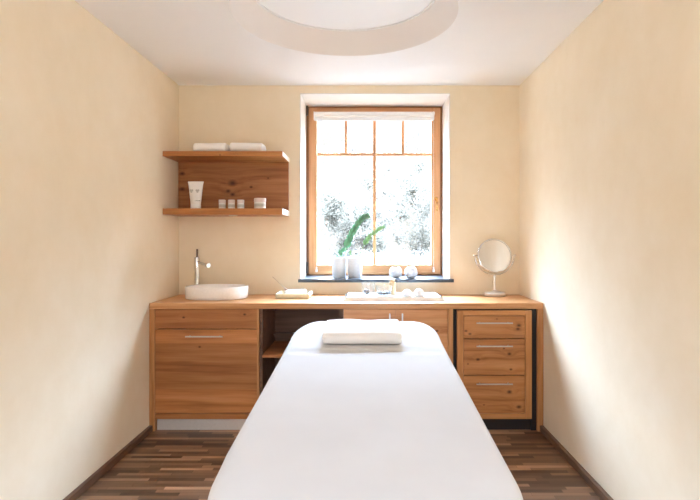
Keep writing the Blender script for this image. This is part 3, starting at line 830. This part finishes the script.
def slab(inset, zoff_top, thick, rad):
    bm = B(); O = outline(inset); n = len(O); rings = []
    for (dn, dz) in ((-rad, -thick), (0, -thick+rad), (0, -rad), (-rad*.3, -rad*.3), (-rad, 0)):
        rings.append([bm.verts.new((x+nx*dn, y+ny*dn, ztop(y)+zoff_top+dz)) for (x, y, nx, ny) in O])
    for a, b in zip(rings, rings[1:]):
        for i in range(n): bm.faces.new((a[i], a[(i+1) % n], b[(i+1) % n], b[i]))
    half = n//2
    for R in (rings[0], rings[-1]): bm.faces.new(R)
    bmesh.ops.triangulate(bm, faces=[f for f in bm.faces if len(f.verts) > 4])
    return bm
obj('mattress', slab(.036, -.024, .09, .02), 'mattress', mt, 50)
bm = B(); box(bm, BXC-.29, BXC+.29, 1.2, 2.75, .53, .575, .006)
obj('frame', bm, wood('table_frame_wood', 'y', 'x', .2, (180, 120, 70), (150, 92, 48), (200, 140, 88), seed=40), mt)
for (sx, yy) in ((-1, 1.35), (1, 1.35), (-1, 2.6), (1, 2.6)):
    l = obj('leg', box(B(), BXC+sx*.24-.03, BXC+sx*.24+.03, yy-.03, yy+.03, .012, .532, .004), wood('table_leg_wood', 'z', 'x', .2, (180, 120, 70), (150, 92, 48), (200, 140, 88), seed=41), mt)
    bm = B(); cyl(bm, (BXC+sx*.24, yy, 0), (BXC+sx*.24, yy, .013), .026); obj('foot', bm, 'rubber', l, 40)
for yy in (1.35, 2.6): obj('stretcher', box(B(), BXC-.212, BXC+.212, yy-.018, yy+.018, .16, .2, .004), 'base', mt)
# post carrying the mattress on the frame
obj('support', box(B(), BXC-.2, BXC+.2, 1.4, 2.5, .57, .62, .004), 'rubber', mt)
# sheet
bm = B(); O = outline(0); n = len(O); rings = []
def spine(x, y):
    yy = max(Y0+.36, min(Y1-.36, y)); return BXC, yy
rad = .035
for k in range(1, 15):
    f = k/14; ring = []
    for (x, y, nx, ny) in O:
        ex, ey = x-nx*rad, y-ny*rad; cx, cy = spine(x, y)
        px, py = cx+(ex-cx)*f, cy+(ey-cy)*f
        w = .0035*mnoise.noise(Vector((px*5, py*4, .3)))+.0015*mnoise.noise(Vector((px*16, py*9, 1.3)))
        hinge = -.011*math.exp(-((py-2.39-.02*math.sin(px*9))/.022)**2)+.004*math.exp(-((py-2.34)/.03)**2)
        ring.append(bm.verts.new((px, py, ztop(py)+w+hinge)))
    rings.append(ring)
for (a) in (.35, .8, 1.2, PI/2):
    ring = []
    for (x, y, nx, ny) in O:
        dn = -rad+rad*math.sin(a); dz = -rad+rad*math.cos(a)
        ring.append(bm.verts.new((x+nx*dn, y+ny*dn, ztop(y-ny*rad)+dz+.0035*mnoise.noise(Vector((x*5, y*4, .3)))*math.cos(a))))
    rings.append(ring)
L = 0; cum = [0]
for i in range(n):
    a, b = O[i], O[(i+1) % n]; L += math.hypot(a[0]-b[0], a[1]-b[1]); cum.append(L)
for k in range(1, 9):
    f = k/8; ring = []
    for i, (x, y, nx, ny) in enumerate(O):
        s = cum[i]/L*2*PI
        wv = .5*math.sin(s*17)+.35*math.sin(s*29+1)+.3*math.sin(s*41+2)
        dn = -.004-.012*f+.010*f*wv
        ring.append(bm.verts.new((x+nx*dn, y+ny*dn, ztop(y)-rad-(.24+.006*math.sin(s*7))*f)))
    rings.append(ring)
for a, b in zip(rings, rings[1:]):
    for i in range(n): bm.faces.new((a[i], a[(i+1) % n], b[(i+1) % n], b[i]))
# close the middle along the spine
sp = [bm.verts.new((*spine(x, y), ztop(spine(x, y)[1]))) for (x, y, nx, ny) in O]
for i in range(n): bm.faces.new((sp[i], sp[(i+1) % n], rings[0][(i+1) % n], rings[0][i]))
bmesh.ops.remove_doubles(bm, verts=sp, dist=1e-5)
bmesh.ops.dissolve_degenerate(bm, edges=bm.edges[:], dist=1e-6)
sh = obj('table_sheet', bm, 'sheet', None, 80)
md = sh.modifiers.new('thickness', 'SOLIDIFY'); md.thickness = .003; md.offset = -1
tag(sh, 'smooth white cotton sheet draped over the whole massage table', 'sheet')
folded_towel('folded_towel', 'folded white towel lying on the head end of the massage table', X(321.6, 2.47), X(402.6, 2.47), 2.47, 2.74, .001+.004, .001+.062, 2, 'towel',
             tilt=lambda x, y: ztop(y), seed=6, slump=.005, yaw=.0)

# ------------------------------------------------------------------ garden outside
struct('ground', box(B(), -40, 40, YO+.02, 70, -.5, -.2), 'lawn')
def tree(px, D, h, cw, ch, cz, label, mat, nleaf, ls, seed, trunk=.09, name='tree', cat='tree'):
    rnd = random.Random(seed); x = X(px, D); zb = -.2
    t = thing(name, label, cat, (x, D, zb), 'garden trees beyond the window')
    bm = B(); pts = [(x, D, zb), (x+.05, D, zb+h*.3), (x-.03, D+.05, zb+h*.6), (x+.04, D, zb+h*.95)]
    tube(bm, pts, [trunk, trunk*.8, trunk*.55, trunk*.15], 10)
    for i in range(9):
        a = rnd.uniform(0, 2*PI); z0 = zb+h*rnd.uniform(.3, .8); l = cw*rnd.uniform(.5, .9)
        tube(bm, [(x, D, z0), (x+l*.5*math.cos(a), D+l*.5*math.sin(a), z0+l*.35), (x+l*math.cos(a), D+l*math.sin(a), z0+l*.6)], [trunk*.35, trunk*.22, trunk*.08], 6)
    obj('trunk', bm, 'bark', t, 60)
    bm = B(); cl = []
    for i in range(26):
        while True:
            p = Vector((rnd.uniform(-1, 1), rnd.uniform(-1, 1), rnd.uniform(-1, 1)))
            if p.length < 1: break
        cl.append((Vector((x+p.x*cw, D+p.y*cw, zb+cz+p.z*ch)), rnd.uniform(.18, .42)*cw))
    for i in range(nleaf):
        c, r = rnd.choice(cl)
        p = c+Vector((rnd.gauss(0, .5), rnd.gauss(0, .5), rnd.gauss(0, .5)))*r
        q = Vector((rnd.uniform(-1, 1), rnd.uniform(-1, 1), rnd.uniform(-1, 1))).normalized(); s = q.orthogonal().normalized()
        l, w = ls*rnd.uniform(.7, 1.3), ls*.35
        vs = [bm.verts.new(p-q*l*.5), bm.verts.new(p+s*w), bm.verts.new(p+q*l*.5), bm.verts.new(p-s*w)]
        bm.faces.new(vs)
    obj('crown', bm, mat, t)
    return t
tree(351, 15, 4.4, 1.0, 1.3, 2.2, 'hazy grey-green tree outside the left half of the window', 'crown', 6240, 0.086, 1)
tree(418, 18.6, 5.6, 1.15, 1.7, 2.6, 'hazy grey-green tree outside the right edge of the window', 'crown', 6240, 0.086, 2)
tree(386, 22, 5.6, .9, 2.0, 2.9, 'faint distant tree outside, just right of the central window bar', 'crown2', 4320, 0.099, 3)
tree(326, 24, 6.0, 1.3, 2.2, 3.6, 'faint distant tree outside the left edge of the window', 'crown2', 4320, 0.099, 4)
tree(395, 11, 1.1, .42, .42, .62, 'low rounded bush outside beneath the right half of the window', 'crown', 1500, .07, 5, .03, 'bush', 'bush')
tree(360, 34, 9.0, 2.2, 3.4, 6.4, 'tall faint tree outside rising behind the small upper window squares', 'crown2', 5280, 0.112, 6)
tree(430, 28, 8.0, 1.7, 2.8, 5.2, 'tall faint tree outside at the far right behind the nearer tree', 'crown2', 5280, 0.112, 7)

# ------------------------------------------------------------------ light
SKY_LOW, SKY_HIGH = .74, 54
W = bpy.data.worlds.new('overcast_sky'); S.world = W; W.use_nodes = True
wt_ = W.node_tree; bg = wt_.nodes['Background']     # overcast sky: brighter overhead than near the horizon
tc = wt_.nodes.new('ShaderNodeTexCoord'); sx_ = wt_.nodes.new('ShaderNodeSeparateXYZ'); wt_.links.new(tc.outputs['Generated'], sx_.inputs[0])
mr_ = wt_.nodes.new('ShaderNodeMapRange'); mr_.interpolation_type = 'SMOOTHSTEP'; wt_.links.new(sx_.outputs[2], mr_.inputs[0])
for i_, v_ in enumerate((.22, .55, SKY_LOW, SKY_HIGH)): mr_.inputs[i_+1].default_value = v_
wt_.links.new(mr_.outputs[0], bg.inputs[1]); 
mc_ = wt_.nodes.new('ShaderNodeMix'); mc_.data_type = 'RGBA'
mf_ = wt_.nodes.new('ShaderNodeMapRange'); wt_.links.new(sx_.outputs[2], mf_.inputs[0]); mf_.inputs[1].default_value = .2; mf_.inputs[2].default_value = .4
wt_.links.new(mf_.outputs[0], mc_.inputs[0]); mc_.inputs[6].default_value = (1, .85, .64, 1); mc_.inputs[7].default_value = (.88, .96, 1.0, 1)
wt_.links.new(mc_.outputs[2], bg.inputs[0])
def area(name, loc, rot, sx, sy, power, color=(1, 1, 1), portal=False):
    l = bpy.data.lights.new(name, 'AREA'); l.shape = 'RECTANGLE'; l.size = sx; l.size_y = sy; l.energy = power; l.color = color
    if portal: l.cycles.is_portal = True
    o = bpy.data.objects.new(name, l); COL.objects.link(o); o.location = loc; o.rotation_euler = rot
    return o
area('window_portal', ((WX0+WX1)/2, YO+.01, 1.72), (-PI/2, 0, 0), 1.17, 1.46, 1, portal=True)
area('rear_fill_portal', ((RX0+RX1)/2, YR-T-.01, 1.45), (PI/2, 0, 0), 1.42, 1.3, 1, portal=True)
l = bpy.data.lights.new('fill_light', 'POINT'); l.energy = 22; l.shadow_soft_size = .12; l.color = (1, .975, .94)  # added fill without a fixture, above and behind the camera
o = bpy.data.objects.new('fill_light', l); COL.objects.link(o); o.location = (CX, -.5, ZC-.4)

# ------------------------------------------------------------------ camera
cam = bpy.data.cameras.new('camera'); co = bpy.data.objects.new('camera', cam); COL.objects.link(co)
co.location = (0, 0, CZ); co.rotation_euler = (PI/2, 0, 0)
cam.sensor_width = 36; cam.lens = 36*F/700
cam.shift_x = -(VX-350)/700; cam.shift_y = -(250-VY)/700
cam.clip_start = .02; cam.clip_end = 300
S.camera = co
S.view_settings.view_transform = 'Standard'; S.view_settings.look = 'None'; S.view_settings.gamma = 1; S.view_settings.use_curve_mapping = False
S.view_settings.exposure = .72
S.view_settings.use_white_balance = True; S.view_settings.white_balance_temperature = 5150; S.view_settings.white_balance_tint = 10
S.cycles.use_denoising = True
S.cycles.max_bounces = 14; S.cycles.diffuse_bounces = 8; S.cycles.transparent_max_bounces = 16
S.cycles.sample_clamp_indirect = 8
